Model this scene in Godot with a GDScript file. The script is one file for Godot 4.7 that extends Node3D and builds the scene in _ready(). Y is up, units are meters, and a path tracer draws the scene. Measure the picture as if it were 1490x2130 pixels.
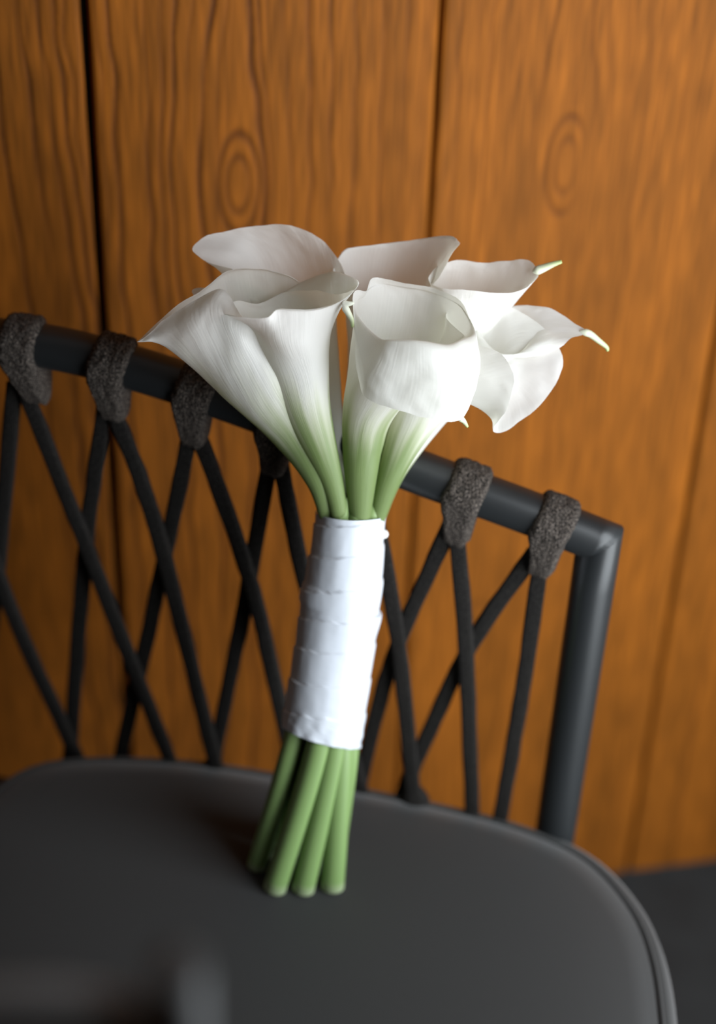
extends Node3D

# ---- camera of the photograph: 1490 x 2130, eye at 1.467 m, looking down 37.9 degrees with a slight roll ----
const FOC := 4142.0
const PITCH := 37.86
const ROLL := 2.04
const EYE := Vector3(0, 1.467, 0)
var cr: Vector3
var cu: Vector3
var cf: Vector3
# ---- wall frame: origin on the floor line, we along the wall, wn out of it ----
const W0 := Vector3(0, 0, -1.269)
var we: Vector3
var wn: Vector3
# ---- chair back plane ----
const B0 := Vector3(0.150, 0, -0.970)
var be: Vector3
var bn: Vector3
var rng := RandomNumberGenerator.new()
var mats := {}


func _ready():
	var p := deg_to_rad(PITCH)
	var r := deg_to_rad(ROLL)
	cf = Vector3(0, -sin(p), -cos(p))
	var up0 := Vector3(0, cos(p), -sin(p))
	cr = Vector3(cos(r), 0, 0) + up0 * sin(r)
	cu = up0 * cos(r) - Vector3(sin(r), 0, 0)
	var wa := atan(0.22)
	we = Vector3(cos(wa), 0, -sin(wa))
	wn = Vector3(sin(wa), 0, cos(wa))
	var ba := deg_to_rad(11.0)
	be = Vector3(cos(ba), 0, sin(ba))
	bn = Vector3(-sin(ba), 0, cos(ba))
	rng.seed = 7
	camera_and_light()
	materials()
	room()
	armchair()
	seat_cushion()
	bouquet()
	near_chair()


func camera_and_light():
	var cam := Camera3D.new()
	cam.name = "camera"
	add_child(cam)
	cam.global_transform = Transform3D(Basis(cr, cu, -cf), EYE)
	var lens := CameraAttributesPhysical.new()
	lens.frustum_focal_length = FOC * 24.0 / 2130.0
	lens.frustum_focus_distance = 1.14
	lens.frustum_near = 0.05
	lens.frustum_far = 50.0
	lens.exposure_aperture = 1.95
	cam.attributes = lens
	cam.current = true
	var w := WorldEnvironment.new()
	w.name = "environment"
	var e := Environment.new()
	e.background_mode = Environment.BG_SKY
	var sky := Sky.new()
	var sm := ProceduralSkyMaterial.new()
	sm.sky_top_color = Color(0.52, 0.62, 0.75)
	sm.sky_horizon_color = Color(0.80, 0.84, 0.88)
	sm.ground_bottom_color = Color(0.25, 0.25, 0.25)
	sm.ground_horizon_color = Color(0.6, 0.62, 0.64)
	sky.sky_material = sm
	e.sky = sky
	e.tonemap_mode = Environment.TONE_MAPPER_LINEAR
	e.tonemap_exposure = 1.0
	e.sdfgi_enabled = true
	e.ssao_enabled = true
	e.ssil_enabled = true
	w.environment = e
	add_child(w)
	# daylight through the big window in the right-hand wall
	var day := AreaLight3D.new()
	day.name = "window_daylight"
	day.area_size = Vector2(0.54, 1.24)
	day.light_color = Color(0.95, 0.98, 1.0)
	day.light_energy = 1.7
	day.area_range = 12.0
	day.area_attenuation = 2.0
	day.shadow_enabled = true
	add_child(day)
	var c := bay_at(0.0, 0.86, -0.012)
	day.look_at_from_position(c, c + bay_at(0.0, 0.86, -1.0) - bay_at(0.0, 0.86, 0.0), Vector3.UP)


# ------------------------------------------------------------------ measuring the photograph
func sight(px: float, py: float) -> Vector3:
	return cf + cr * ((px - 745.0) / FOC) - cu * ((py - 1065.0) / FOC)


func at(px: float, py: float, depth: float) -> Vector3:
	return EYE + sight(px, py) * depth


func on_plane(px: float, py: float, point: Vector3, normal: Vector3) -> Vector3:
	var d := sight(px, py)
	return EYE + d * ((point - EYE).dot(normal) / d.dot(normal))


func on_back(px: float, py: float, off := 0.0) -> Vector3:
	return on_plane(px, py, B0 + bn * off, bn)


func on_wall(px: float, py: float) -> Vector2:
	var q := on_plane(px, py, W0, wn) - W0
	return Vector2(q.dot(we), q.y)


func wall_at(s: float, h: float, n: float) -> Vector3:
	return W0 + we * s + wn * n + Vector3(0, h, 0)


# ------------------------------------------------------------------ mesh helpers
class Buf:
	var v := PackedVector3Array()
	var uv := PackedVector2Array()
	var col := PackedColorArray()
	var idx := PackedInt32Array()

	func grid(rows: Array, closed: bool, cols := [], us := 1.0, vs := 1.0):
		# rows: arrays of points; joined one to the next
		var n: int = rows[0].size()
		var base := v.size()
		var m := n + 1 if closed else n
		for a in rows.size():
			for b in m:
				v.append(rows[a][b % n])
				uv.append(Vector2(us * b / float(m - 1), vs * a / float(rows.size() - 1)))
				col.append(cols[a][b % n] if cols.size() else Color.WHITE)
		for a in rows.size() - 1:
			for b in m - 1:
				var i := base + a * m + b
				idx.append_array([i, i + 1, i + m, i + 1, i + m + 1, i + m])

	func cap(row, c := Color.WHITE, flip := false):
		var base := v.size()
		var mid := Vector3.ZERO
		for q in row:
			mid += q
		v.append(mid / row.size())
		uv.append(Vector2(0.5, 0.5))
		col.append(c)
		for k in row.size():
			v.append(row[k])
			uv.append(Vector2(0.5 + 0.5 * cos(TAU * k / row.size()), 0.5 + 0.5 * sin(TAU * k / row.size())))
			col.append(c)
		for k in row.size():
			var a: int = base + 1 + k
			var b: int = base + 1 + (k + 1) % row.size()
			idx.append_array([base, b, a] if flip else [base, a, b])


func commit(b: Buf, called: String, m: Material, parent: Node3D, smooth := true) -> MeshInstance3D:
	# makes ONE named mesh; faces are turned outwards; points are given in world places
	var o: Vector3 = Vector3.ZERO
	var q: Node = parent
	while q != self:
		o += q.position
		q = q.get_parent()
	var vol := 0.0
	for k in range(0, b.idx.size(), 3):
		vol += (b.v[b.idx[k]] - b.v[0]).dot((b.v[b.idx[k + 1]] - b.v[0]).cross(b.v[b.idx[k + 2]] - b.v[0]))
	var st := SurfaceTool.new()
	st.begin(Mesh.PRIMITIVE_TRIANGLES)
	if smooth:
		var merged := {}
		var nor := PackedVector3Array()
		nor.resize(b.v.size())
		var key := PackedInt32Array()
		key.resize(b.v.size())
		for k in b.v.size():
			var s := Vector3i((b.v[k] * 200000.0).round())
			if not merged.has(s):
				merged[s] = k
			key[k] = merged[s]
		for k in range(0, b.idx.size(), 3):
			var f: Vector3 = (b.v[b.idx[k + 1]] - b.v[b.idx[k]]).cross(b.v[b.idx[k + 2]] - b.v[b.idx[k]])
			if vol < 0:
				f = -f
			for j in 3:
				nor[key[b.idx[k + j]]] += f
		for k in b.v.size():
			st.set_uv(b.uv[k])
			st.set_color(b.col[k])
			var nn := nor[key[k]]
			st.set_normal(nn.normalized() if nn.length() > 0 else Vector3.UP)
			st.add_vertex(b.v[k] - o)
		for k in range(0, b.idx.size(), 3):
			if vol < 0:
				st.add_index(b.idx[k]); st.add_index(b.idx[k + 1]); st.add_index(b.idx[k + 2])
			else:
				st.add_index(b.idx[k]); st.add_index(b.idx[k + 2]); st.add_index(b.idx[k + 1])
	else:
		for k in range(0, b.idx.size(), 3):
			for j in [0, 1, 2] if vol < 0 else [0, 2, 1]:
				var i := b.idx[k + j]
				st.set_smooth_group(-1)
				st.set_uv(b.uv[i])
				st.set_color(b.col[i])
				st.add_vertex(b.v[i] - o)
		st.generate_normals()
	var mi := MeshInstance3D.new()
	mi.name = called
	mi.mesh = st.commit()
	mi.material_override = m
	mi.cast_shadow = GeometryInstance3D.SHADOW_CASTING_SETTING_ON
	parent.add_child(mi, true)
	return mi


func thing(called: String, label: String, category: String, where: Vector3) -> Node3D:
	var o := Node3D.new()
	o.name = called
	o.position = where
	o.set_meta("label", label)
	o.set_meta("category", category)
	add_child(o, true)
	return o


func struct(o: Node, label := "") -> Node:
	o.set_meta("kind", "structure")
	if label:
		o.set_meta("label", label)
	return o


func spline(pts: Array, n: int) -> Array:
	# Catmull-Rom through the points, n steps a span
	var out := []
	for k in pts.size() - 1:
		var a = pts[maxi(k - 1, 0)]
		var b = pts[k]
		var c = pts[k + 1]
		var d = pts[mini(k + 2, pts.size() - 1)]
		for j in n:
			out.append(cat(a, b, c, d, j / float(n)))
	out.append(pts[-1])
	return out


func cat(a, b, c, d, t: float):
	return 0.5 * (b * 2.0 + (c - a) * t + (a * 2.0 - b * 5.0 + c * 4.0 - d) * t * t + (b * 3.0 - a - c * 3.0 + d) * t * t * t)


func closed_spline(pts: Array, n: int) -> Array:
	var out := []
	var m := pts.size()
	for k in m:
		for j in n:
			out.append(cat(pts[(k + m - 1) % m], pts[k], pts[(k + 1) % m], pts[(k + 2) % m], j / float(n)))
	return out


func tube_rows(path: Array, radius: Callable, sides: int) -> Array:
	var rows := []
	var side := Vector3.ZERO
	for k in path.size():
		var t: Vector3 = (path[mini(k + 1, path.size() - 1)] - path[maxi(k - 1, 0)]).normalized()
		if k == 0:
			side = t.cross(Vector3(0.3, 0.2, 0.9)).normalized()
		side = (side - t * side.dot(t)).normalized()
		var oth := t.cross(side)
		var row := []
		var r: float = radius.call(k / float(path.size() - 1))
		for j in sides:
			var a := TAU * j / sides
			row.append(path[k] + (side * cos(a) + oth * sin(a)) * r)
		rows.append(row)
	return rows


func tube(b: Buf, path: Array, radius: Callable, sides := 16, cols := []):
	var rows := tube_rows(path, radius, sides)
	b.grid(rows, true, cols, 1.0, 1.0)
	b.cap(rows[0], cols[0][0] if cols.size() else Color.WHITE, true)
	b.cap(rows[-1], cols[-1][0] if cols.size() else Color.WHITE, false)


func round_box(b: Buf, o: Vector3, x: Vector3, y: Vector3, z: Vector3, bev: float):
	# a box from its corner o with edges x, y, z, its long edges (along y) chamfered
	var lx := x.length()
	var lz := z.length()
	var ex := x / lx
	var ez := z / lz
	var outline := [[bev, 0.0], [lx - bev, 0.0], [lx, bev], [lx, lz - bev], [lx - bev, lz], [bev, lz], [0.0, lz - bev], [0.0, bev]]
	var lo := []
	var hi := []
	for q in outline:
		lo.append(o + ex * q[0] + ez * q[1])
		hi.append(o + ex * q[0] + ez * q[1] + y)
	b.grid([lo, hi], true)
	b.cap(lo, Color.WHITE, true)
	b.cap(hi)


# ------------------------------------------------------------------ materials
func noise_tex(freq: float, seed_: int, kind := FastNoiseLite.TYPE_SIMPLEX_SMOOTH, size := 512, lo := Color.BLACK, hi := Color.WHITE, as_normal := false) -> NoiseTexture2D:
	var n := FastNoiseLite.new()
	n.seed = seed_
	n.frequency = freq
	n.noise_type = kind
	n.fractal_octaves = 4
	var t := NoiseTexture2D.new()
	t.width = size
	t.height = size
	t.seamless = true
	t.noise = n
	if as_normal:
		t.as_normal_map = true
	else:
		var g := Gradient.new()
		g.set_color(0, lo)
		g.set_color(1, hi)
		t.color_ramp = g
	return t


func mat(c: Color, rough: float, spec := 0.5) -> StandardMaterial3D:
	var m := StandardMaterial3D.new()
	m.albedo_color = c
	m.roughness = rough
	m.metallic_specular = spec
	return m


func materials():
	var m := mat(Color(0.125, 0.133, 0.138), 0.38)
	m.resource_name = "powder_coated_tube"
	mats.tube = m
	for k in 2:
		# a coarse tweedy yarn; the wraps' yarn is paler than that of the straps
		m = mat(Color.WHITE, 0.95, 0.2)
		m.resource_name = "rope_weave"
		var t := noise_tex(0.045, 3, FastNoiseLite.TYPE_SIMPLEX, 512, Color(0.09, 0.085, 0.08), [Color(0.46, 0.42, 0.39), Color(0.22, 0.21, 0.20)][k])
		t.color_ramp.offsets = PackedFloat32Array([0.38, 0.72])
		m.albedo_texture = t
		m.uv1_triplanar = true
		m.uv1_scale = Vector3.ONE * 26.0
		m.heightmap_enabled = true
		m.heightmap_texture = noise_tex(0.05, 5, FastNoiseLite.TYPE_SIMPLEX, 512)
		m.heightmap_scale = 0.10
		mats[["rope", "rope_dark"][k]] = m
	m = mat(Color.WHITE, 0.68, 0.4)
	m.resource_name = "seat_fabric"
	m.albedo_texture = noise_tex(0.2, 9, FastNoiseLite.TYPE_SIMPLEX, 512, Color(0.145, 0.147, 0.146), Color(0.185, 0.187, 0.186))
	m.uv1_triplanar = true
	m.uv1_scale = Vector3.ONE * 9.0
	m.rim_enabled = true
	m.rim = 0.4
	m.rim_tint = 0.2
	mats.fabric = m
	m = mat(Color.WHITE, 0.48, 0.5)
	m.resource_name = "spathe"
	m.vertex_color_use_as_albedo = true
	m.backlight_enabled = true
	m.backlight = Color(0.92, 0.92, 0.88)
	m.heightmap_enabled = true
	m.heightmap_texture = vein_tex()
	m.heightmap_scale = 0.008
	mats.petal = m
	m = mat(Color.WHITE, 0.42, 0.5)
	m.resource_name = "stem"
	m.vertex_color_use_as_albedo = true
	mats.stem = m
	m = mat(Color(0.79, 0.81, 0.84), 0.32, 0.4)
	m.resource_name = "satin"
	m.heightmap_enabled = true
	m.heightmap_texture = noise_tex(0.012, 21, FastNoiseLite.TYPE_SIMPLEX_SMOOTH, 512)
	m.heightmap_scale = 0.012
	m.uv1_scale = Vector3(1.0, 3.0, 1.0)
	mats.satin = m
	m = mat(Color(0.93, 0.93, 0.92), 0.18, 0.6)
	m.resource_name = "pearl"
	mats.pearl = m
	m = mat(Color(0.20, 0.225, 0.235), 0.45, 0.4)
	m.resource_name = "floor_concrete"
	m.albedo_texture = noise_tex(0.02, 31, FastNoiseLite.TYPE_SIMPLEX_SMOOTH, 512, Color(0.85, 0.85, 0.85), Color(1, 1, 1))
	m.uv1_world_triplanar = true
	m.uv1_triplanar = true
	mats.floor = m
	m = mat(Color(0.90, 0.89, 0.88), 0.9)
	m.resource_name = "plaster"
	mats.plaster = m
	mats.dark_plaster = mat(Color(0.45, 0.44, 0.43), 0.9)
	mats.backing = mat(Color(0.05, 0.045, 0.04), 0.9)
	mats.backing.resource_name = "wall_backing"
	mats.frame_grey = mat(Color(0.46, 0.47, 0.475), 0.7)
	m = mat(Color(0.9, 0.9, 0.9), 0.4)
	mats.frame = m
	m = StandardMaterial3D.new()
	m.albedo_color = Color(1, 1, 1, 0.05)
	m.transparency = BaseMaterial3D.TRANSPARENCY_ALPHA
	m.roughness = 0.05
	mats.glass = m


func vein_tex() -> ImageTexture:
	var n := FastNoiseLite.new()
	n.seed = 77
	n.frequency = 0.09
	var im := n.get_image(512, 24)
	im.resize(512, 512, Image.INTERPOLATE_CUBIC)
	return ImageTexture.create_from_image(im)


func noise_bytes(w: int, h: int, small_w: int, small_h: int, seed_: int, freq: float) -> PackedByteArray:
	var n := FastNoiseLite.new()
	n.seed = seed_
	n.frequency = freq
	n.fractal_octaves = 3
	var im := n.get_image(small_w, small_h)
	im.convert(Image.FORMAT_L8)
	im.resize(w, h, Image.INTERPOLATE_CUBIC)
	return im.get_data()


const PH := 1400


func wood(seed_: int, lines: Array, knots: Array, lean: float, ref: float) -> StandardMaterial3D:
	# flat-sawn boards: embossed dark growth lines that bulge round knots; pigment and relief only.
	# lines: [millimetres from the board's left edge at height ref, strength]
	var w := 240
	var h := PH
	var r := RandomNumberGenerator.new()
	r.seed = seed_
	var n1 := 1600
	var line := PackedFloat32Array()
	var streak := PackedFloat32Array()
	line.resize(n1)
	streak.resize(n1)
	var all := lines.duplicate()
	var x := -90.0
	while x < 330.0:
		all.append([x, r.randf_range(0.05, 0.22)])
		x += r.randf_range(6.0, 18.0)
	for q in all:
		var sg: float = 0.75 + 0.5 * q[1]
		for k in range(maxi(0, int((q[0] + 250 - 6) * 2)), mini(n1, int((q[0] + 250 + 6) * 2))):
			var d: float = k / 2.0 - 250.0 - q[0]
			line[k] = maxf(line[k], q[1] * exp(-d * d / (2 * sg * sg)))
	var ph := r.randf() * 100.0
	for k in n1:
		streak[k] = 0.5 * sin(k * 0.045 + ph) + 0.3 * sin(k * 0.13 + ph * 2.0) + 0.35 * sin(k * 0.41 + ph * 3.0) * sin(k * 0.037)
	var ring := PackedFloat32Array()
	ring.resize(100)
	for k in 100:
		var e := k / 4.0
		ring[k] = 0.6 * exp(-pow(e - 8.0, 2) / 2.0) + 0.75 * exp(-pow(e - 14.5, 2) / 2.2)
	var warp := noise_bytes(w, h, 10, 60, seed_ + 1, 0.22)
	var fade := noise_bytes(w, h, 50, 40, seed_ + 2, 0.10)
	var fine := noise_bytes(w, h, 240, 70, seed_ + 3, 0.35)
	var rgb8 := PackedByteArray()
	rgb8.resize(w * h * 3)
	var hgt := PackedByteArray()
	hgt.resize(w * h)
	for yy in h:
		var ym := h - 1 - yy      # millimetres above the floor
		var sh := lean * (ym - ref)
		for xx in w:
			var i := yy * w + xx
			var t: float = xx + (warp[i] - 128) * 0.027 + sh
			var d := -1.0
			for kn in knots:
				var dx: float = xx - kn[0]
				var dy: float = (ym - kn[1]) * 0.37
				var e2 := dx * dx + dy * dy
				if e2 < 300.0:
					d = ring[int(sqrt(e2) * 4.0)] * kn[2]
				elif e2 < 6000.0:
					t -= dx * 0.74 * exp(-e2 / 1225.0)
			var q := clampi(int((t + 250.0) * 2.0), 0, n1 - 1)
			if d < 0.0:
				d = line[q]
			d *= clampf(fade[i] / 100.0 - 0.2, 0.0, 1.0)
			var tone := 1.0 + 0.05 * streak[q] + (fine[i] - 128) * 0.0017 + (fade[i] - 128) * 0.0008
			rgb8[i * 3] = int(clampf(137.0 * tone * (1.0 - 0.46 * d), 0, 255))
			rgb8[i * 3 + 1] = int(clampf(80.0 * tone * (1.0 - 0.50 * d), 0, 255))
			rgb8[i * 3 + 2] = int(clampf(25.0 * tone * (1.0 - 0.40 * d), 0, 255))
			hgt[i] = int(clampf(200.0 + 8.0 * streak[q] - 150.0 * d + (fine[i] - 128) * 0.06, 0, 255))
	var m := StandardMaterial3D.new()
	m.resource_name = "wood_grain"
	m.albedo_texture = ImageTexture.create_from_image(Image.create_from_data(w, h, false, Image.FORMAT_RGB8, rgb8))
	m.heightmap_enabled = true
	m.heightmap_texture = ImageTexture.create_from_image(Image.create_from_data(w, h, false, Image.FORMAT_L8, hgt))
	m.heightmap_scale = 0.125
	m.roughness = 0.55
	m.metallic_specular = 0.2
	return m


func grain(pixels: Array, s0: float) -> Array:
	# growth lines read off the photograph 250 pixels down, as millimetres on the board that starts at s0
	var out := []
	for q in pixels:
		out.append([(on_wall(q[0], 250).x - s0) * 1000.0, q[1]])
	return out


# ------------------------------------------------------------------ the room
func slab(called: String, m: Material, s0: float, s1: float, h0: float, h1: float, n0: float, n1: float, parent: Node3D = self) -> MeshInstance3D:
	var b := Buf.new()
	round_box(b, wall_at(s0, h0, n0), we * (s1 - s0), Vector3(0, h1 - h0, 0), wn * (n1 - n0), 0.001)
	return commit(b, called, m, parent, false)


func bay_at(a: float, h: float, t: float) -> Vector3:
	# a along the canted bay wall (away from the back wall), t outwards through it
	return wall_at(0.40 - 0.866 * a + 0.5 * t, h, 0.80 + 0.5 * a + 0.866 * t)


func bay_slab(called: String, m: Material, a0: float, a1: float, h0: float, h1: float, t0: float, t1: float, parent: Node3D = self) -> MeshInstance3D:
	var b := Buf.new()
	var o := bay_at(a0, h0, t0)
	round_box(b, o, bay_at(a1, h0, t0) - o, Vector3(0, h1 - h0, 0), bay_at(a0, h0, t1) - o, 0.001)
	return commit(b, called, m, parent, false)


func room():
	var floor_ := slab("floor", mats.floor, -1.6, 1.1, -0.1, 0.0, -0.16, 2.8)
	struct(floor_, "smooth blue-grey floor below the wood-clad wall")
	struct(slab("ceiling", mats.plaster, -1.6, 1.1, 2.5, 2.6, -0.16, 2.8))
	struct(slab("wall_left", mats.dark_plaster, -1.6, -1.45, 0.0, 2.5, -0.012, 2.65))
	struct(slab("wall_front", mats.plaster, -1.6, 0.12, 0.0, 2.5, 2.65, 2.8))
	# a canted bay wall on the right holds the window; plain walls run on from its two ends
	var bay := bay_slab("wall_right", mats.plaster, -0.50, 0.50, 0.0, 0.20, 0.0, 0.15)
	struct(bay)
	bay_slab("wall_pier", mats.plaster, -0.50, -0.30, 0.20, 2.5, 0.0, 0.15, bay)
	bay_slab("wall_pier", mats.plaster, 0.30, 0.50, 0.20, 2.5, 0.0, 0.15, bay)
	bay_slab("wall_lintel", mats.plaster, -0.30, 0.30, 1.52, 2.5, 0.0, 0.15, bay)
	struct(slab("wall_side", mats.plaster, 0.83, 0.98, 0.0, 2.5, -0.012, 0.70))
	struct(slab("wall_return", mats.plaster, -0.03, 0.12, 0.0, 2.5, 1.06, 2.65))
	var win := bay_slab("window_1", mats.frame, -0.30, 0.30, 0.20, 0.24, 0.04, 0.10)
	struct(win)
	bay_slab("window_frame", mats.frame, -0.30, 0.30, 1.48, 1.52, 0.04, 0.10, win)
	bay_slab("window_frame", mats.frame, -0.30, -0.26, 0.24, 1.48, 0.04, 0.10, win)
	bay_slab("window_frame", mats.frame, 0.26, 0.30, 0.24, 1.48, 0.04, 0.10, win)
	bay_slab("pane", mats.glass, -0.26, 0.26, 0.24, 1.48, 0.066, 0.072, win)
	# back wall: a dark slab behind wide wood-grain planks with open joints
	var back := slab("wall_back", mats.backing, -1.6, 0.98, 0.0, 2.5, -0.16, -0.012)
	struct(back, "wall clad in wide orange-brown wood-grain planks with dark joints")
	var k1 := on_wall(490, 385)
	var k2 := on_wall(1178, 345)
	var j := [-1.449, -1.16, -0.919, -0.678, -0.437, -0.1953, 0.0462, 0.2837, 0.5225, 0.76, 0.83]
	var ref := on_wall(490, 250).y * 1000.0
	var a := wood(11, grain([[6, 0.8], [74, 1.0], [117, 0.9], [148, 0.8], [168, 0.4]], -0.437), [], 0.06, ref)
	var b_ := wood(23, grain([[206, 0.4], [232, 0.8], [303, 0.9], [338, 0.7], [366, 0.8], [402, 0.35], [441, 1.0], [468, 0.3], [512, 0.9], [527, 0.4], [576, 0.5], [630, 0.7], [681, 0.7], [735, 0.5], [790, 0.4], [838, 0.5], [880, 0.3]], -0.1953),
		[[(k1.x + 0.1953) * 1000.0, k1.y * 1000.0, 0.9]], 0.0, ref)
	var c := wood(37, grain([[945, 0.35], [985, 0.2], [1012, 0.35], [1040, 0.25], [1080, 0.2], [1145, 0.45], [1212, 0.6], [1240, 0.25], [1285, 0.3], [1330, 0.35], [1372, 0.2], [1424, 0.35], [1460, 0.25], [1510, 0.3]], 0.0462),
		[[(k2.x - 0.0462) * 1000.0, k2.y * 1000.0, 0.6], [60.0, 330.0, 0.5]], 0.0, ref)
	var d := wood(52, [[40.0, 0.5], [95.0, 0.6], [150.0, 0.5], [200.0, 0.6]], [[150.0, 700.0, 0.7]], 0.0, ref)
	var which := [c, a, d, b_, a, b_, c, d, a, c, b_, d]
	for k in 10:
		var gap: float = {4: 0.0028, 7: 0.0042}.get(k, 0.0012)
		var gap0: float = {5: 0.0028, 8: 0.0042}.get(k, 0.0012)
		plank(back, which[k], j[k] + gap0, j[k + 1] - gap)


func plank(parent: Node3D, m: Material, s0: float, s1: float):
	var b := Buf.new()
	var v := 0.0035
	# cross-section with eased long edges, front face at n = 0
	var sec := [[s0, -0.012], [s0, -v], [s0 + v * 0.35, -v * 0.3], [s0 + v, 0.0], [s1 - v, 0.0], [s1 - v * 0.35, -v * 0.3], [s1, -v], [s1, -0.012]]
	var base := b.v.size()
	for h in [0.0, 1.4, 2.5]:
		for q in sec:
			b.v.append(wall_at(q[0], h, q[1]))
			b.uv.append(Vector2((q[0] - s0) / (s1 - s0), 1.0 - h / 1.4))
			b.col.append(Color.WHITE)
	for a in 2:
		for k in 8:
			var i := base + a * 8 + k
			var i2 := base + a * 8 + (k + 1) % 8
			b.idx.append_array([i, i2, i + 8, i2, i2 + 8, i + 8])
	for k in range(1, 7):
		b.idx.append_array([base, base + k + 1, base + k, base + 16, base + 16 + k, base + 16 + k + 1])
	commit(b, "plank", m, parent, false)


# ------------------------------------------------------------------ the armchair behind the flowers
const RAIL_R := 0.0140
var rail_pts := []


func armchair():
	var o := thing("armchair", "dark grey tubular armchair with a rope lattice back against the wood wall", "chair", Vector3(-0.05, 0, -0.78))
	# top rail: nearly level at the left, falling to the mitred corner at the right
	var ends := [Vector2(-360, 715), Vector2(-160, 702), Vector2(-20, 706), Vector2(130, 727), Vector2(300, 772), Vector2(480, 833), Vector2(680, 908), Vector2(880, 985), Vector2(1100, 1066), Vector2(1247, 1124)]
	var ctrl := []
	for q in ends:
		ctrl.append(on_back(q.x, q.y))
	rail_pts = spline(ctrl, 10)
	var b := Buf.new()
	var path := rail_pts.duplicate()
	# mitre: the rail runs out to the post's axis and is cut at half the corner angle
	var top: Vector3 = path[-1]
	var foot: Vector3 = Vector3(0.1405, 0.0, -0.9743)
	var down: Vector3 = (foot - top).normalized()
	var along: Vector3 = (path[-1] - path[-3]).normalized()
	var cut: Vector3 = (along + down).normalized()          # in the mitre plane's normal direction
	tube_cut(b, path, RAIL_R, cut, true)
	commit(b, "top_rail", mats.tube, o)
	b = Buf.new()
	var pp := []
	for k in 21:
		pp.append(top.lerp(foot, k / 20.0))
	tube_cut(b, pp, RAIL_R, cut, false)
	commit(b, "post", mats.tube, o)
	b = Buf.new()
	var lt: Vector3 = path[0]
	tube(b, [lt + Vector3(0, 0.0, 0), lt.lerp(Vector3(lt.x + 0.01, 0, lt.z), 0.5), Vector3(lt.x + 0.01, 0, lt.z)], func(_t): return RAIL_R, 20)
	commit(b, "post", mats.tube, o)
	# lower rail behind the cushion
	b = Buf.new()
	var l0 := Vector3(lt.x, 0.372, lt.z)
	var l1 := Vector3(0.1405, 0.372, -0.9743)
	tube(b, [l0, l0.lerp(l1, 0.5), l1], func(_t): return 0.011, 16)
	commit(b, "lower_rail", mats.tube, o)
	# seat frame and front legs
	b = Buf.new()
	var f0 := l0 + Vector3(0.02, 0.0, 0.46)
	var f1 := l1 + Vector3(0.0, 0.0, 0.42)
	tube(b, [l0, f0, f0.lerp(f1, 0.5), f1, l1], func(_t): return 0.012, 12)
	commit(b, "seat_frame", mats.tube, o)
	for k in 7:
		var t := (k + 0.5) / 7.0
		var a: Vector3 = l0.lerp(f0, t)
		var c: Vector3 = l1.lerp(f1, t)
		b = Buf.new()
		tube(b, [a, a.lerp(c, 0.5), c], func(_t): return 0.008, 8)
		commit(b, "slat", mats.tube, o)
	for q in [f0, f1]:
		b = Buf.new()
		tube(b, [q + Vector3(0, 0.01, 0), Vector3(q.x, 0.2, q.z), Vector3(q.x, 0, q.z)], func(_t): return 0.013, 16)
		commit(b, "leg", mats.tube, o)
	# rope wraps round the rail
	for wx in [-140.0, 47.0, 231.0, 408.0, 580.0, 770.0, 966.0, 1148.0]:
		rope_wrap(o, wx)
	# straps: crossing lines from the wraps down to the lower rail
	var lines := [
		[-140, 790, 11, 1237, 140, 1530, 200, 1660], [30, 800, 0, 1130, -30, 1400, -58, 1640],
		[52, 812, 168, 1107, 345, 1560, 392, 1680], [220, 830, 177, 1152, 147, 1561, 140, 1670],
		[236, 852, 328, 1107, 440, 1557, 474, 1700], [400, 880, 318, 1275, 252, 1568, 230, 1680],
		[414, 905, 510, 1174, 562, 1376, 635, 1720], [566, 935, 506, 1275, 449, 1557, 425, 1700],
		[584, 965, 634, 1209, 700, 1450, 775, 1740], [748, 1040, 690, 1300, 620, 1560, 575, 1720],
		[775, 1045, 826, 1316, 858, 1627, 868, 1760], [940, 1085, 832, 1330, 778, 1505, 728, 1730],
		[951, 1115, 968, 1324, 982, 1667, 986, 1790], [1112, 1150, 978, 1344, 869, 1578, 795, 1760],
		[1124, 1178, 1087, 1437, 1044, 1687, 1028, 1800]]
	for k in lines.size():
		var q: Array = lines[k]
		var off := 0.0035 if k % 2 == 0 else -0.0035
		var c := []
		for i in 4:
			c.append(on_back(q[i * 2], q[i * 2 + 1], off * (1.0 if i in [1, 2] else 0.3)))
		c[3] = c[2] + (c[3] - c[2]) * ((c[2].y - 0.376) / (c[2].y - c[3].y))
		strap(o, spline(c, 8))
	for q in [[862, 1668], [445, 1612], [145, 1610]]:
		rope_knot(o, on_back(q[0], q[1], 0.002))


func tube_cut(b: Buf, path: Array, r: float, cut: Vector3, at_end: bool):
	var rows := tube_rows(path, func(_t): return r, 28)
	var k := rows.size() - 1 if at_end else 0
	var t: Vector3 = (path[-1] - path[-2]).normalized() if at_end else (path[1] - path[0]).normalized()
	var corner: Vector3 = path[k]
	# slide the end ring along the tube until it lies in the mitre plane (normal: rail direction minus post direction)
	var normal := cut
	for i in 28:
		var q: Vector3 = rows[k][i]
		rows[k][i] = q + t * ((corner - q).dot(normal) / t.dot(normal))
	b.grid(rows, true, [], 1.0, 12.0)
	b.cap(rows[0], Color.WHITE, true)
	b.cap(rows[-1])


func rail_at(px: float) -> Array:
	# the place on the rail that shows at this column, and the rail's direction there
	for k in rail_pts.size() - 1:
		var u0 := column(rail_pts[k])
		var u1 := column(rail_pts[k + 1])
		if u0 <= px and px <= u1:
			return [rail_pts[k].lerp(rail_pts[k + 1], (px - u0) / (u1 - u0)), (rail_pts[k + 1] - rail_pts[k]).normalized()]
	return [rail_pts[0], (rail_pts[1] - rail_pts[0]).normalized()]


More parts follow.
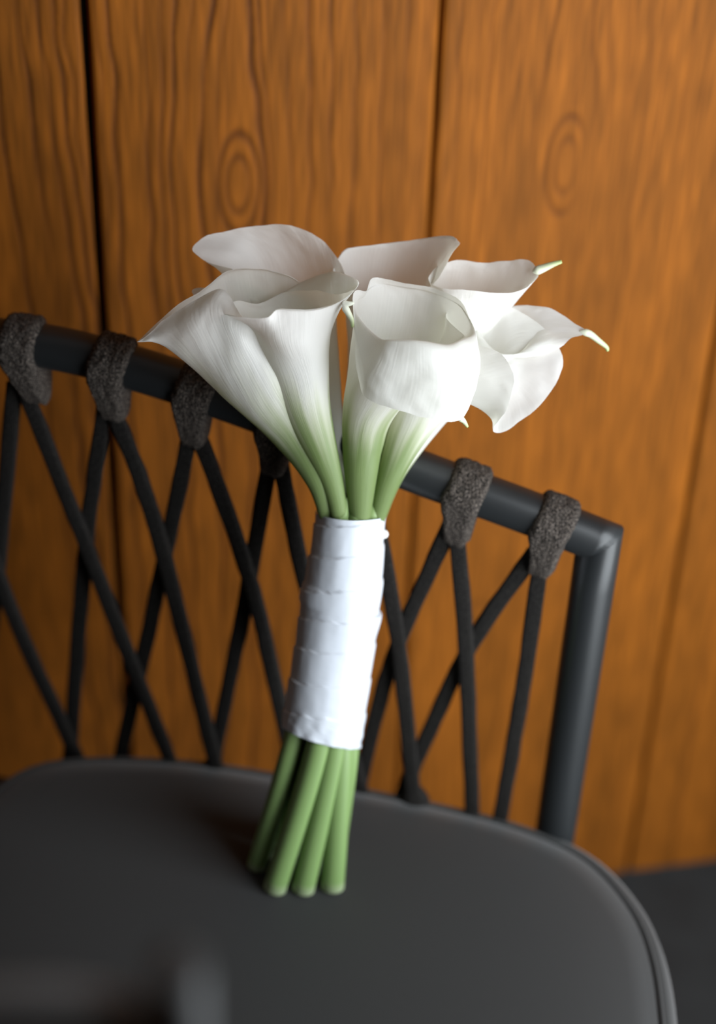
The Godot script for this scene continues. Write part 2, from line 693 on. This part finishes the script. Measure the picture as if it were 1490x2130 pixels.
func column(p: Vector3) -> float:
	var d := p - EYE
	return 745.0 + FOC * d.dot(cr) / d.dot(cf)


func rope_wrap(parent: Node3D, px: float):
	var hit := rail_at(px)
	var c: Vector3 = hit[0]
	var t: Vector3 = hit[1]
	var dn: Vector3 = (Vector3.DOWN - t * Vector3.DOWN.dot(t)).normalized()
	dn = (dn - t * 0.10).normalized()
	var fr: Vector3 = t.cross(dn).normalized()
	if fr.dot(bn) < 0:
		fr = -fr
	var nz := FastNoiseLite.new()
	nz.seed = int(px) + 400
	nz.frequency = 180.0
	var rows := []
	for a in 25:
		var w := a / 12.0 - 1.0
		var row := []
		for k in 56:
			var th := TAU * k / 56.0
			var dd := cos(th)            # 1 = straight down
			var low := pow(maxf(dd, 0.0), 2.2)
			var rad := RAIL_R + 0.0042 + low * 0.026
			rad *= 1.0
			# the band tapers below the rail to a tied neck
			var half := 0.0122 * (1.0 - 0.34 * smoothstep(0.3, 1.0, dd))
			var edge := 1.0 - pow(absf(w), 8.0) * 0.22
			var flat := lerpf(1.0, 0.42, smoothstep(0.3, 1.0, dd))
			var p := c + dn * (dd * rad * edge) + fr * (sin(th) * (RAIL_R + 0.0042) * edge * (1.0 if dd < 0.3 else lerpf(1.0, 1.25, (dd - 0.3) / 0.7))) * 1.0
			p += t * (w * half + 0.011 * low)
			if flat < 1.0:
				p = p
			p += (p - c).normalized() * nz.get_noise_3dv(p) * 0.0016
			row.append(p)
		rows.append(row)
	var b := Buf.new()
	b.grid(rows, true, [], 1.0, 1.0)
	b.cap(rows[0], Color.WHITE, true)
	b.cap(rows[-1])
	commit(b, "rope_wrap", mats.rope, parent)


func rope_knot(parent: Node3D, c: Vector3):
	var nz := FastNoiseLite.new()
	nz.seed = 31
	nz.frequency = 150.0
	var rows := []
	for a in 13:
		var ph := PI * (a + 0.5) / 13.0
		var row := []
		for k in 24:
			var th := TAU * k / 24.0
			var p := c + be * (cos(th) * sin(ph) * 0.0105) + bn * (sin(th) * sin(ph) * 0.007) + Vector3(0, cos(ph) * 0.016, 0)
			p += (p - c).normalized() * nz.get_noise_3dv(p) * 0.0015
			row.append(p)
		rows.append(row)
	var b := Buf.new()
	b.grid(rows, true)
	b.cap(rows[0], Color.WHITE, true)
	b.cap(rows[-1])
	commit(b, "rope_knot", mats.rope_dark, parent)


func strap(parent: Node3D, path: Array):
	# a flat woven rope: rounded section 9 x 5 mm, slightly uneven
	var nz := FastNoiseLite.new()
	nz.seed = int(path[0].x * 5000.0) + 9000
	nz.frequency = 120.0
	var rows := []
	for k in path.size():
		var t: Vector3 = (path[mini(k + 1, path.size() - 1)] - path[maxi(k - 1, 0)]).normalized()
		var side := t.cross(bn).normalized()
		var row := []
		for j in 16:
			var a := TAU * j / 16.0
			var ca := cos(a)
			var sa := sin(a)
			var p: Vector3 = path[k] + side * (signf(ca) * pow(absf(ca), 0.6) * 0.0054) + bn * (signf(sa) * pow(absf(sa), 0.6) * 0.0030)
			p += (p - path[k]).normalized() * nz.get_noise_3dv(p) * 0.0009
			row.append(p)
		rows.append(row)
	var b := Buf.new()
	b.grid(rows, true)
	b.cap(rows[0], Color.WHITE, true)
	b.cap(rows[-1])
	commit(b, "rope_strap", mats.rope_dark, parent)


# ------------------------------------------------------------------ the seat cushion
func outline(grow: float) -> Array:
	# the cushion's plan: rounded back corners, sides drawn slightly in at the back
	var pts := [
		Vector2(-0.215, -1.010), Vector2(-0.13, -1.017), Vector2(-0.04, -1.004), Vector2(0.05, -0.985), Vector2(0.115, -0.966), Vector2(0.162, -0.940), Vector2(0.190, -0.900),
		Vector2(0.202, -0.855), Vector2(0.203, -0.79), Vector2(0.197, -0.69), Vector2(0.176, -0.60), Vector2(0.155, -0.555), Vector2(0.10, -0.538), Vector2(-0.03, -0.540),
		Vector2(-0.18, -0.552), Vector2(-0.235, -0.575), Vector2(-0.262, -0.63), Vector2(-0.268, -0.72), Vector2(-0.272, -0.85), Vector2(-0.268, -0.93), Vector2(-0.252, -0.972)]
	var ring := closed_spline(pts, 6)
	var out := []
	var n := ring.size()
	for k in n:
		var t: Vector2 = (ring[(k + 1) % n] - ring[(k + n - 1) % n]).normalized()
		var nrm := Vector2(t.y, -t.x)
		out.append(ring[k] + nrm * grow * (1.0 + 0.22 * maxf(nrm.x, 0.0)))
	return out


func ring_at(grow: float, h: float) -> Array:
	var out := []
	for q in outline(grow):
		out.append(Vector3(q.x, h, q.y))
	return out


func seat_cushion():
	var mid := Vector3(-0.035, 0.385, -0.78)
	var o := thing("seat_cushion", "thick charcoal grey fabric seat cushion under the bouquet, piped edge", "cushion", mid)
	var top := 0.447
	# top panel: a shallow dome that dips into the seam
	var rim := ring_at(-0.0015, top - 0.004)
	var rows := []
	for k in 15:
		var f := k / 14.0
		var row := []
		for q in rim:
			var c := Vector3(mid.x, top, mid.z)
			var p: Vector3 = c.lerp(q, f)
			p.y = top - 0.004 + 0.011 * (1.0 - pow(f, 6.0))
			row.append(p)
		rows.append(row)
	# and down under the band, so that the panel has thickness
	var under := ring_at(-0.004, top - 0.012)
	rows.append(under)
	var b := Buf.new()
	b.grid(rows.slice(1), true)
	b.cap(rows[1], Color.WHITE, true)
	b.cap(under)
	commit(b, "top_panel", mats.fabric, o)
	# the boxed side band bulges out below the seam
	b = Buf.new()
	var prof := [[-0.004, 0.010], [-0.0005, 0.0055], [0.004, 0.005], [0.0080, 0.009], [0.0105, 0.017], [0.0115, 0.028], [0.0105, 0.040], [0.008, 0.050], [0.005, 0.056], [-0.002, 0.059]]
	rows = []
	for q in prof:
		rows.append(ring_at(q[0], top - q[1]))
	b.grid(rows, true)
	var last: Array = rows[-1]
	b.cap(last)
	b.cap(rows[0], Color.WHITE, true)
	commit(b, "side_band", mats.fabric, o)
	b = Buf.new()
	var cord := ring_at(0.0012, top - 0.0055)
	cord.append(cord[0])
	var tr := tube_rows(cord, func(_t): return 0.0016, 8)
	b.grid(tr, true)
	commit(b, "piping", mats.fabric, o)


# ------------------------------------------------------------------ the bouquet
func zr(py: float) -> float:
	# depth of the bouquet's axis at this height of the photograph: it leans back on the rail
	return 1.322 - 0.182 * (1850.0 - py) / 1380.0


func bq(px: float, py: float, mm: float) -> Vector3:
	return at(px, py, zr(py) - mm * 0.001)


func ell(cx: float, cy: float, rx: float, ry: float, dz: float, turn := 0.0) -> Array:
	# a ring of twelve places: 0 right, 3 front, 6 left, 9 back
	var out := []
	var rd := rx / 3.55
	for k in 12:
		var a := TAU * k / 12.0
		var u := rx * cos(a)
		var w := ry * sin(a)
		out.append(Vector3(cx + u * cos(turn) - w * sin(turn), cy + u * sin(turn) + w * cos(turn), dz + rd * sin(a)))
	return out


func ring12(flat: Array, dz := 0.0) -> Array:
	var out := []
	for k in 12:
		out.append(Vector3(flat[k * 3], flat[k * 3 + 1], flat[k * 3 + 2] + dz))
	return out


func petal_color(v: float, th: float, green: float, ph: float) -> Color:
	# pigment: green stalk end, cream throat, white limb, with green streaks running up
	var st := 0.045 * sin(th * 3.0 + ph) + 0.05 * sin(th * 7.0 + ph * 2.0) + 0.025 * sin(th * 17.0)
	var g := 1.0 - smoothstep(green * 0.35, green * 1.5, v + st * green * 1.6)
	var c := Color(0.85, 0.842, 0.815).lerp(Color(0.80, 0.80, 0.60), clampf(g * 1.6, 0, 1))
	return c.lerp(Color(0.245, 0.33, 0.125), smoothstep(0.05, 0.92, g))


func spathe(parent: Node3D, rings: Array, green: float, ph: float):
	var around := 7
	var dense := []
	for ring in rings:
		dense.append(closed_spline(ring, around))
	var n: int = dense[0].size()
	var rows := []
	var cols := []
	var steps := 9
	var total := (rings.size() - 1) * steps
	var nz := FastNoiseLite.new()
	nz.seed = int(ph * 100.0)
	nz.frequency = 30.0
	for k in rings.size() - 1:
		for j in steps + (1 if k == rings.size() - 2 else 0):
			var row := []
			var col := []
			var v := (k * steps + j) / float(total)
			for i in n:
				var q: Vector3 = cat(dense[maxi(k - 1, 0)][i], dense[k][i], dense[k + 1][i], dense[mini(k + 2, rings.size() - 1)][i], j / float(steps))
				var at_ := bq(q.x, q.y, q.z)
				at_ += (cr * nz.get_noise_3dv(at_) + cf * nz.get_noise_3dv(at_ + Vector3(3, 1, 2)) * 1.5 + cu * nz.get_noise_3dv(at_ - Vector3(2, 5, 1)) * 0.6) * 0.0022 * v * v
				row.append(at_)
				col.append(petal_color(v, TAU * i / n, green, ph))
			rows.append(row)
			cols.append(col)
	var b := Buf.new()
	b.grid(rows, true, cols, 2.0, 2.0)
	b.cap(rows[0], cols[0][0], true)
	commit(b, "spathe", mats.petal, parent)


func tip(parent: Node3D, pts: Array, r0: float, c0: Color, c1: Color):
	var path := []
	for q in pts:
		path.append(bq(q[0], q[1], q[2]))
	path = spline(path, 8)
	var cols := []
	for k in path.size():
		var row := []
		for j in 12:
			row.append(c0.lerp(c1, k / float(path.size() - 1)))
		cols.append(row)
	var b := Buf.new()
	tube(b, path, func(t): return lerpf(r0, r0 * 0.32, t) * smoothstep(-0.05, 0.2, t), 12, cols)
	commit(b, "tip", mats.stem, parent)


func stem(parent: Node3D, pts: Array, r: float):
	var path := []
	for q in pts:
		path.append(bq(q[0], q[1], q[2]) if q.size() == 3 else on_plane(q[0], q[1], Vector3(0, 0.4553, 0), Vector3.UP))
	path = spline(path, 8)
	var cols := []
	for k in path.size():
		var row := []
		var t := k / float(path.size() - 1)
		var c := Color(0.23, 0.32, 0.125).lerp(Color(0.17, 0.27, 0.09), t)
		if k == path.size() - 1:
			c = Color(0.42, 0.50, 0.30)
		for j in 20:
			row.append(c * (1.0 + 0.06 * sin(j * TAU / 20.0 * 5.0)))
		cols.append(row)
	var b := Buf.new()
	tube(b, path, func(t): return r * (lerpf(0.62, 1.0, smoothstep(0.0, 0.5, t))), 20, cols)
	commit(b, "stem", mats.stem, parent)


func lily(parent: Node3D, rings: Array, green: float, ph: float, stem_pts: Array, r := 0.0066) -> Node3D:
	var o := Node3D.new()
	o.name = "calla_lily"
	parent.add_child(o, true)
	spathe(o, rings, green, ph)
	stem(o, stem_pts, r)
	return o


func bouquet():
	var foot := bq(635, 1845, 0)
	var o := thing("bridal_bouquet", "white calla lily bouquet bound in satin ribbon, standing on the grey cushion", "bouquet", foot)
	var pale := Color(0.72, 0.74, 0.60)
	var grn := Color(0.36, 0.45, 0.16)
	# --- back left, upper
	var dz := -34.0
	lily(o, [ell(722, 1084, 17, 4, dz + 18), ell(706, 985, 25, 7, dz + 10), ell(668, 850, 46, 12, dz), ell(640, 740, 66, 20, dz - 2), 
		ring12([700, 640, 0, 670, 665, 12, 620, 676, 18, 560, 660, 20, 515, 625, 18, 485, 595, 10, 480, 570, 0, 505, 545, -10, 550, 535, -18, 600, 535, -20, 650, 550, -16, 690, 590, -8], dz),
		ring12([719, 575, 0, 690, 615, 10, 620, 630, 16, 545, 600, 18, 490, 562, 14, 432, 545, 8, 398, 521, 0, 424, 493, -10, 482, 478, -16, 548, 468, -18, 616, 471, -16, 682, 512, -10], dz)],
		0.24, 0.4, [[722, 1030, dz + 18], [708, 1150, -13], [678, 1400, -13], [628, 1600, -14], [580, 1745]])
	# --- back centre
	dz = -40.0
	lily(o, [ell(748, 1084, 17, 4, dz + 26), ell(752, 985, 24, 7, dz + 18), ell(765, 850, 44, 12, dz + 6), ell(790, 720, 66, 18, dz),
		ring12([885, 600, 0, 870, 625, 10, 840, 640, 16, 800, 643, 18, 760, 638, 16, 725, 618, 8, 712, 590, 0, 725, 565, -10, 770, 556, -16, 815, 553, -18, 855, 558, -14, 880, 575, -6], dz),
		ring12([918, 560, 10, 897, 598, 14, 855, 615, 18, 800, 620, 20, 740, 610, 16, 706, 585, 8, 697, 560, 0, 722, 524, -10, 775, 513, -16, 830, 507, -18, 890, 499, -14, 938, 500, -2], dz),
		ring12([940, 530, 14, 902, 592, 17, 855, 612, 20, 800, 617, 22, 738, 607, 18, 702, 583, 8, 693, 558, 0, 719, 521, -11, 774, 511, -17, 830, 504, -19, 892, 497, -13, 952, 500, 3], dz)],
		0.24, 1.4, [[748, 1030, dz + 26], [735, 1150, -14], [705, 1400, -14], [664, 1600, -18], [622, 1735]])
	# --- back right, with a thin green tail
	dz = -26.0
	var f := lily(o, [ell(776, 1084, 14, 4, dz + 16), ell(800, 985, 22, 7, dz + 8), ell(856, 850, 42, 12, dz), ell(930, 730, 60, 18, dz),
		ring12([1070, 632, 0, 1050, 650, 10, 1010, 660, 16, 970, 655, 18, 930, 645, 16, 905, 628, 8, 895, 606, 0, 905, 590, -8, 945, 580, -14, 990, 580, -16, 1035, 588, -14, 1064, 605, -8], dz),
		ring12([1122, 574, 0, 1092, 600, 10, 1040, 608, 17, 980, 604, 19, 925, 599, 17, 898, 590, 8, 892, 575, 0, 910, 555, -10, 955, 542, -16, 1010, 545, -18, 1062, 541, -15, 1102, 542, -8], dz)],
		0.24, 2.2, [[780, 1030, dz + 16], [762, 1150, -8], [732, 1400, -9], [700, 1600, -12], [664, 1742]])
	tip(f, [[1108, 566, dz], [1130, 558, dz], [1150, 550, dz], [1169, 544, dz]], 0.0032, pale, grn)
	# --- hidden behind the left one, only a pale lobe shows
	dz = -16.0
	lily(o, [ell(700, 1084, 15, 4, dz + 10), ell(678, 985, 22, 7, dz + 6), ell(610, 850, 40, 12, dz), ell(540, 740, 52, 16, dz),
		ring12([560, 640, 0, 540, 655, 8, 510, 662, 12, 470, 655, 13, 435, 640, 10, 408, 622, 4, 399, 604, 0, 420, 598, -6, 455, 604, -10, 490, 606, -11, 525, 612, -9, 550, 625, -5], dz)],
		0.26, 3.0, [[696, 1030, dz + 10], [685, 1150, -7], [650, 1400, -7], [596, 1590, -8], [546, 1775]])
	# --- far right, long curled tail
	dz = -12.0
	f = lily(o, [ell(788, 1084, 13, 4, dz + 8), ell(824, 985, 22, 7, dz + 2), ell(905, 860, 40, 12, dz), ell(990, 770, 54, 16, dz), 
		ring12([1120, 690, 0, 1105, 715, 9, 1075, 735, 13, 1040, 740, 14, 1010, 730, 12, 990, 710, 7, 985, 685, 0, 1000, 665, -8, 1035, 655, -13, 1070, 655, -14, 1098, 662, -11, 1115, 675, -6], dz),
		ring12([1216, 690, 0, 1186, 703, 8, 1162, 724, 12, 1110, 742, 14, 1060, 742, 12, 1020, 722, 8, 1000, 690, 0, 1012, 660, -8, 1052, 642, -14, 1098, 635, -16, 1148, 641, -12, 1192, 671, -6], dz)],
		0.24, 4.1, [[794, 1030, dz + 8], [770, 1150, -1], [741, 1400, -3], [722, 1600, -5], [698, 1775]])
	tip(f, [[1206, 689, dz + 1], [1226, 694, dz + 1], [1245, 708, dz + 1], [1262, 722, dz], [1264, 730, dz]], 0.0026, pale, grn)
	# --- right, opening towards the window
	dz = 4.0
	lily(o, [ell(784, 1084, 16, 4, dz + 2), ell(813, 986, 29, 8, dz + 8), ell(862, 876, 48, 14, dz + 4, 0.3), ell(915, 800, 66, 22, dz + 4, 0.5),
		ring12([1070, 735, -8, 1066, 785, 0, 1040, 838, 6, 1008, 856, 12, 986, 835, 17, 972, 800, 22, 950, 762, 22, 930, 722, 12, 925, 684, -5, 958, 665, -16, 1018, 668, -20, 1058, 695, -16], dz),
		ring12([1172, 752, -4, 1132, 832, 5, 1064, 892, 14, 1028, 894, 20, 1052, 850, 27, 1072, 785, 32, 1040, 735, 30, 988, 712, 20, 928, 655, -5, 985, 632, -20, 1066, 640, -22, 1132, 688, -16], dz)],
		0.36, 0.9, [[788, 1030, dz + 2], [750, 1150, 9], [712, 1400, 9], [710, 1575, 7], [692, 1844]], 0.0078)
	# --- left front, the long pointed one
	dz = 8.0
	lily(o, [ell(684, 1084, 17, 5, dz - 1, -0.3), ell(664, 1000, 27, 8, dz + 8, -0.4), ell(612, 900, 48, 14, dz + 4, -0.5), ell(545, 790, 84, 28, dz + 2, -0.55),
		ring12([655, 650, -4, 625, 690, 10, 565, 720, 22, 500, 700, 30, 448, 660, 30, 392, 700, 24, 346, 722, 12, 365, 698, 0, 415, 645, -12, 475, 598, -22, 545, 580, -24, 615, 598, -18], dz),
		ring12([662, 640, -4, 630, 668, 12, 570, 680, 24, 505, 662, 31, 462, 600, 26, 368, 648, 18, 284, 713, 8, 352, 650, 4, 432, 594, -8, 476, 562, -18, 545, 561, -22, 618, 586, -18], dz)],
		0.52, 1.9, [[682, 1030, dz], [678, 1150, 5], [644, 1400, 5], [596, 1590, 2], [534, 1800]])
	# --- front, the folded one
	dz = 20.0
	f = lily(o, [ell(709, 1084, 17, 5, dz - 7), ell(690, 1000, 24, 7, dz, -0.15), ell(641, 862, 49, 12, dz, -0.12), ell(619, 762, 66, 18, dz), 
		ring12([690, 690, -2, 678, 705, 14, 640, 715, 26, 590, 715, 30, 555, 708, 26, 530, 695, 16, 515, 680, 4, 530, 668, -8, 565, 660, -16, 610, 650, -20, 655, 645, -18, 682, 660, -12], dz),
		ring12([716, 632, 4, 690, 640, 20, 642, 648, 30, 580, 649, 34, 552, 668, 36, 500, 664, 28, 461, 651, 10, 497, 629, -6, 538, 634, -16, 588, 613, -24, 642, 594, -20, 704, 582, -8], dz),
		ring12([745, 590, 10, 700, 632, 24, 643, 645, 32, 581, 645, 36, 553, 664, 38, 497, 662, 30, 458, 650, 10, 496, 627, -7, 539, 631, -17, 587, 609, -25, 648, 576, -16, 702, 569, -2], dz),
		ring12([735, 604, 16, 698, 632, 25, 643, 644, 33, 581, 644, 37, 553, 663, 39, 497, 661, 31, 457, 649, 10, 496, 626, -7, 539, 631, -17, 590, 608, -24, 650, 603, -9, 700, 612, 7], dz)],
		0.30, 5.0, [[711, 1030, dz - 6], [705, 1150, 13], [680, 1400, 15], [660, 1560, 14], [572, 1847]], 0.0078)
	tip(f, [[712, 632, dz + 14], [726, 632, dz + 16], [737, 630, dz + 16]], 0.0022, Color(0.78, 0.77, 0.7), pale)
	tip(f, [[714, 634, dz + 16], [724, 650, dz + 18], [732, 666, dz + 18], [733, 680, dz + 17]], 0.0024, Color(0.78, 0.77, 0.7), grn)
	# --- front right, its lip folded down
	dz = 18.0
	f = lily(o, [ell(750, 1084, 20, 6, dz - 5), ell(751, 990, 34, 9, dz), ell(755, 930, 42, 11, dz), ell(768, 863, 56, 15, dz), ell(820, 770, 98, 30, dz + 2, -0.1),
		ring12([982, 694, 5, 962, 706, 28, 926, 716, 42, 868, 708, 46, 812, 706, 44, 786, 700, 34, 740, 660, 6, 752, 625, -14, 795, 612, -28, 845, 616, -34, 900, 624, -30, 955, 648, -14], dz),
		ring12([999, 730, 14, 986, 795, 36, 948, 800, 54, 866, 790, 58, 788, 775, 52, 756, 748, 40, 734, 635, 6, 758, 615, -14, 782, 590, -26, 846, 598, -33, 909, 609, -29, 964, 646, -12], dz),
		ring12([998, 755, 17, 974, 850, 38, 940, 877, 50, 852, 860, 54, 770, 834, 48, 746, 785, 36, 733, 618, 4, 760, 604, -12, 779, 578, -24, 845, 590, -32, 914, 601, -28, 968, 644, -10], dz)],
		0.42, 2.7, [[753, 1030, dz - 4], [732, 1150, 14], [708, 1400, 15], [693, 1570, 11], [631, 1849]], 0.0076)
	tip(f, [[955, 868, dz + 44], [965, 876, dz + 43], [973, 888, dz + 42]], 0.0022, pale, grn)
	ribbon(o)
	# pearl-headed pin at the ribbon's right edge
	var b := Buf.new()
	var c := bq(799, 1111, 2)
	var rows := []
	for a in 13:
		var ph := PI * (a + 0.3) / 12.6
		var row := []
		for k in 20:
			row.append(c + cr * (cos(TAU * k / 20.0) * sin(ph) * 0.0028) + cf * (sin(TAU * k / 20.0) * sin(ph) * 0.0028) + cu * (cos(ph) * 0.0028))
		rows.append(row)
	b.grid(rows, true)
	b.cap(rows[0], Color.WHITE, true)
	b.cap(rows[-1])
	var pin := commit(b, "pearl_pin", mats.pearl, o)
	pin.set_meta("label", "tiny pearl-headed pin at the ribbon edge")


func ribbon(parent: Node3D):
	# one satin ribbon wound in a rising spiral: each turn laps over the one above
	var turns := 7.0
	var rows := []
	var steps := 300
	var sides := 80
	var nz := FastNoiseLite.new()
	nz.seed = 5
	nz.frequency = 0.9
	for a in steps + 1:
		var v := a / float(steps)
		var c: Vector3 = cat(Vector3(734, 1000, 0), Vector3(730, 1068, 0), Vector3(708, 1265, 0), Vector3(676, 1420, 0), v / 0.43) if v < 0.43 else cat(Vector3(730, 1068, 0), Vector3(708, 1265, 0), Vector3(668, 1530, 0), Vector3(630, 1790, 0), (v - 0.43) / 0.57)
		var rx: float = lerpf(73.0, 83.0, smoothstep(0.0, 0.42, v)) if v < 0.42 else lerpf(83.0, 86.0, smoothstep(0.42, 1.0, v))
		var row := []
		for k in sides:
			var th := TAU * k / sides
			# the spiral's edge: phase falls as the turn goes round; small dips between laps
			var ph := v * turns - th / TAU + 0.10 * nz.get_noise_2d(cos(th) * 2.0, v * 3.0)
			var fr := ph - floorf(ph)
			var lap := 3.2 * (1.0 - fr) - 1.6
			if fr < 0.03:
				lap = lerpf(-1.6, 1.6, fr / 0.03)
			lap += 4.5 * smoothstep(0.425, 0.432, v) * smoothstep(0.56, 0.45, v) * smoothstep(0.3, 0.9, cos(th))
			lap += 4.0 * smoothstep(0.32, 0.345, v) * smoothstep(0.44, 0.40, v) * smoothstep(0.3, 0.9, -cos(th))
			var crumple := 2.0 * nz.get_noise_3d(cos(th) * 1.6, sin(th) * 1.6, v * 2.6) + 6.0 * smoothstep(0.84, 0.97, v) * nz.get_noise_3d(cos(th) * 2.2 + 9.0, sin(th) * 2.2, v * 7.0)
			var rr := rx + lap + crumple
			var lean := deg_to_rad(lerpf(2.5, 16.0, v))
			var u := rr * cos(th)
			var w := rr * sin(th) * 0.2
			row.append(bq(c.x + u * cos(lean) - w * sin(lean), c.y + u * sin(lean) + w, rr / 3.3 * sin(th)))
		rows.append(row)
	# turn the ends in, so that the ribbon has thickness
	var mid0 := bq(730, 1072, 0)
	var mid1 := bq(668, 1535, 0)
	for e in 2:
		var src: Array = rows[0] if e == 0 else rows[-1]
		var mid: Vector3 = mid0 if e == 0 else mid1
		var other: Vector3 = mid1 if e == 0 else mid0
		var r1 := []
		var r2 := []
		for q in src:
			r1.append(q.lerp(mid, 0.06))
			r2.append(q.lerp(mid, 0.07) + (other - mid).normalized() * 0.012)
		if e == 0:
			rows.push_front(r1)
			rows.push_front(r2)
		else:
			rows.append(r1)
			rows.append(r2)
	var b := Buf.new()
	b.grid(rows, true, [], 1.0, 1.0)
	var m := commit(b, "ribbon_wrap", mats.satin, parent)
	m.set_meta("label", "glossy white satin ribbon wound round the stems")


# ------------------------------------------------------------------ another chair, close in front of the camera
func near_chair():
	var c0 := at(225, 2085, 0.50)
	var o := thing("side_chair", "dark tubular chair back corner, very close and out of focus at the lower edge", "chair", Vector3(c0.x - 0.2, 0, c0.z + 0.2))
	var left := Vector3(-0.98, 0, 0.16).normalized()
	var r := 0.0075
	var hoop := []
	var a0: Vector3 = c0 + left * 0.40
	hoop.append(Vector3(a0.x, 0.0, a0.z))
	hoop.append(Vector3(a0.x, c0.y - 0.10, a0.z))
	hoop.append(a0 + Vector3(0, -0.03, 0))
	hoop.append(a0 - left * 0.04 + Vector3(0, -0.008, 0))
	hoop.append(c0 + left * 0.12 + Vector3(0, -0.004, 0))
	hoop.append(c0 + left * 0.02 + Vector3(0, 0, 0))
	hoop.append(c0 - left * 0.012 + Vector3(0, -0.022, 0))
	hoop.append(c0 - left * 0.018 + Vector3(0, -0.08, 0))
	hoop.append(Vector3(c0.x - left.x * 0.018, 0.0, c0.z - left.z * 0.018))
	var b := Buf.new()
	tube(b, spline(hoop, 10), func(_t): return r, 16)
	commit(b, "back_frame", mats.frame_grey, o)
	var front := Vector3(0.16, 0, 0.98).normalized()
	b = Buf.new()
	var s0: Vector3 = a0 - left * 0.01
	var s1: Vector3 = c0 + left * 0.01
	s0.y = 0.44
	s1.y = 0.44
	round_box(b, s0 - Vector3(0, 0.02, 0), s1 - s0, Vector3(0, 0.025, 0), front * 0.38, 0.02)
	commit(b, "seat", mats.tube, o)
	for q in [s0 + front * 0.36, s1 + front * 0.36]:
		b = Buf.new()
		tube(b, [q, q * Vector3(1, 0.5, 1), q * Vector3(1, 0, 1)], func(_t): return 0.009, 12)
		commit(b, "leg", mats.tube, o)
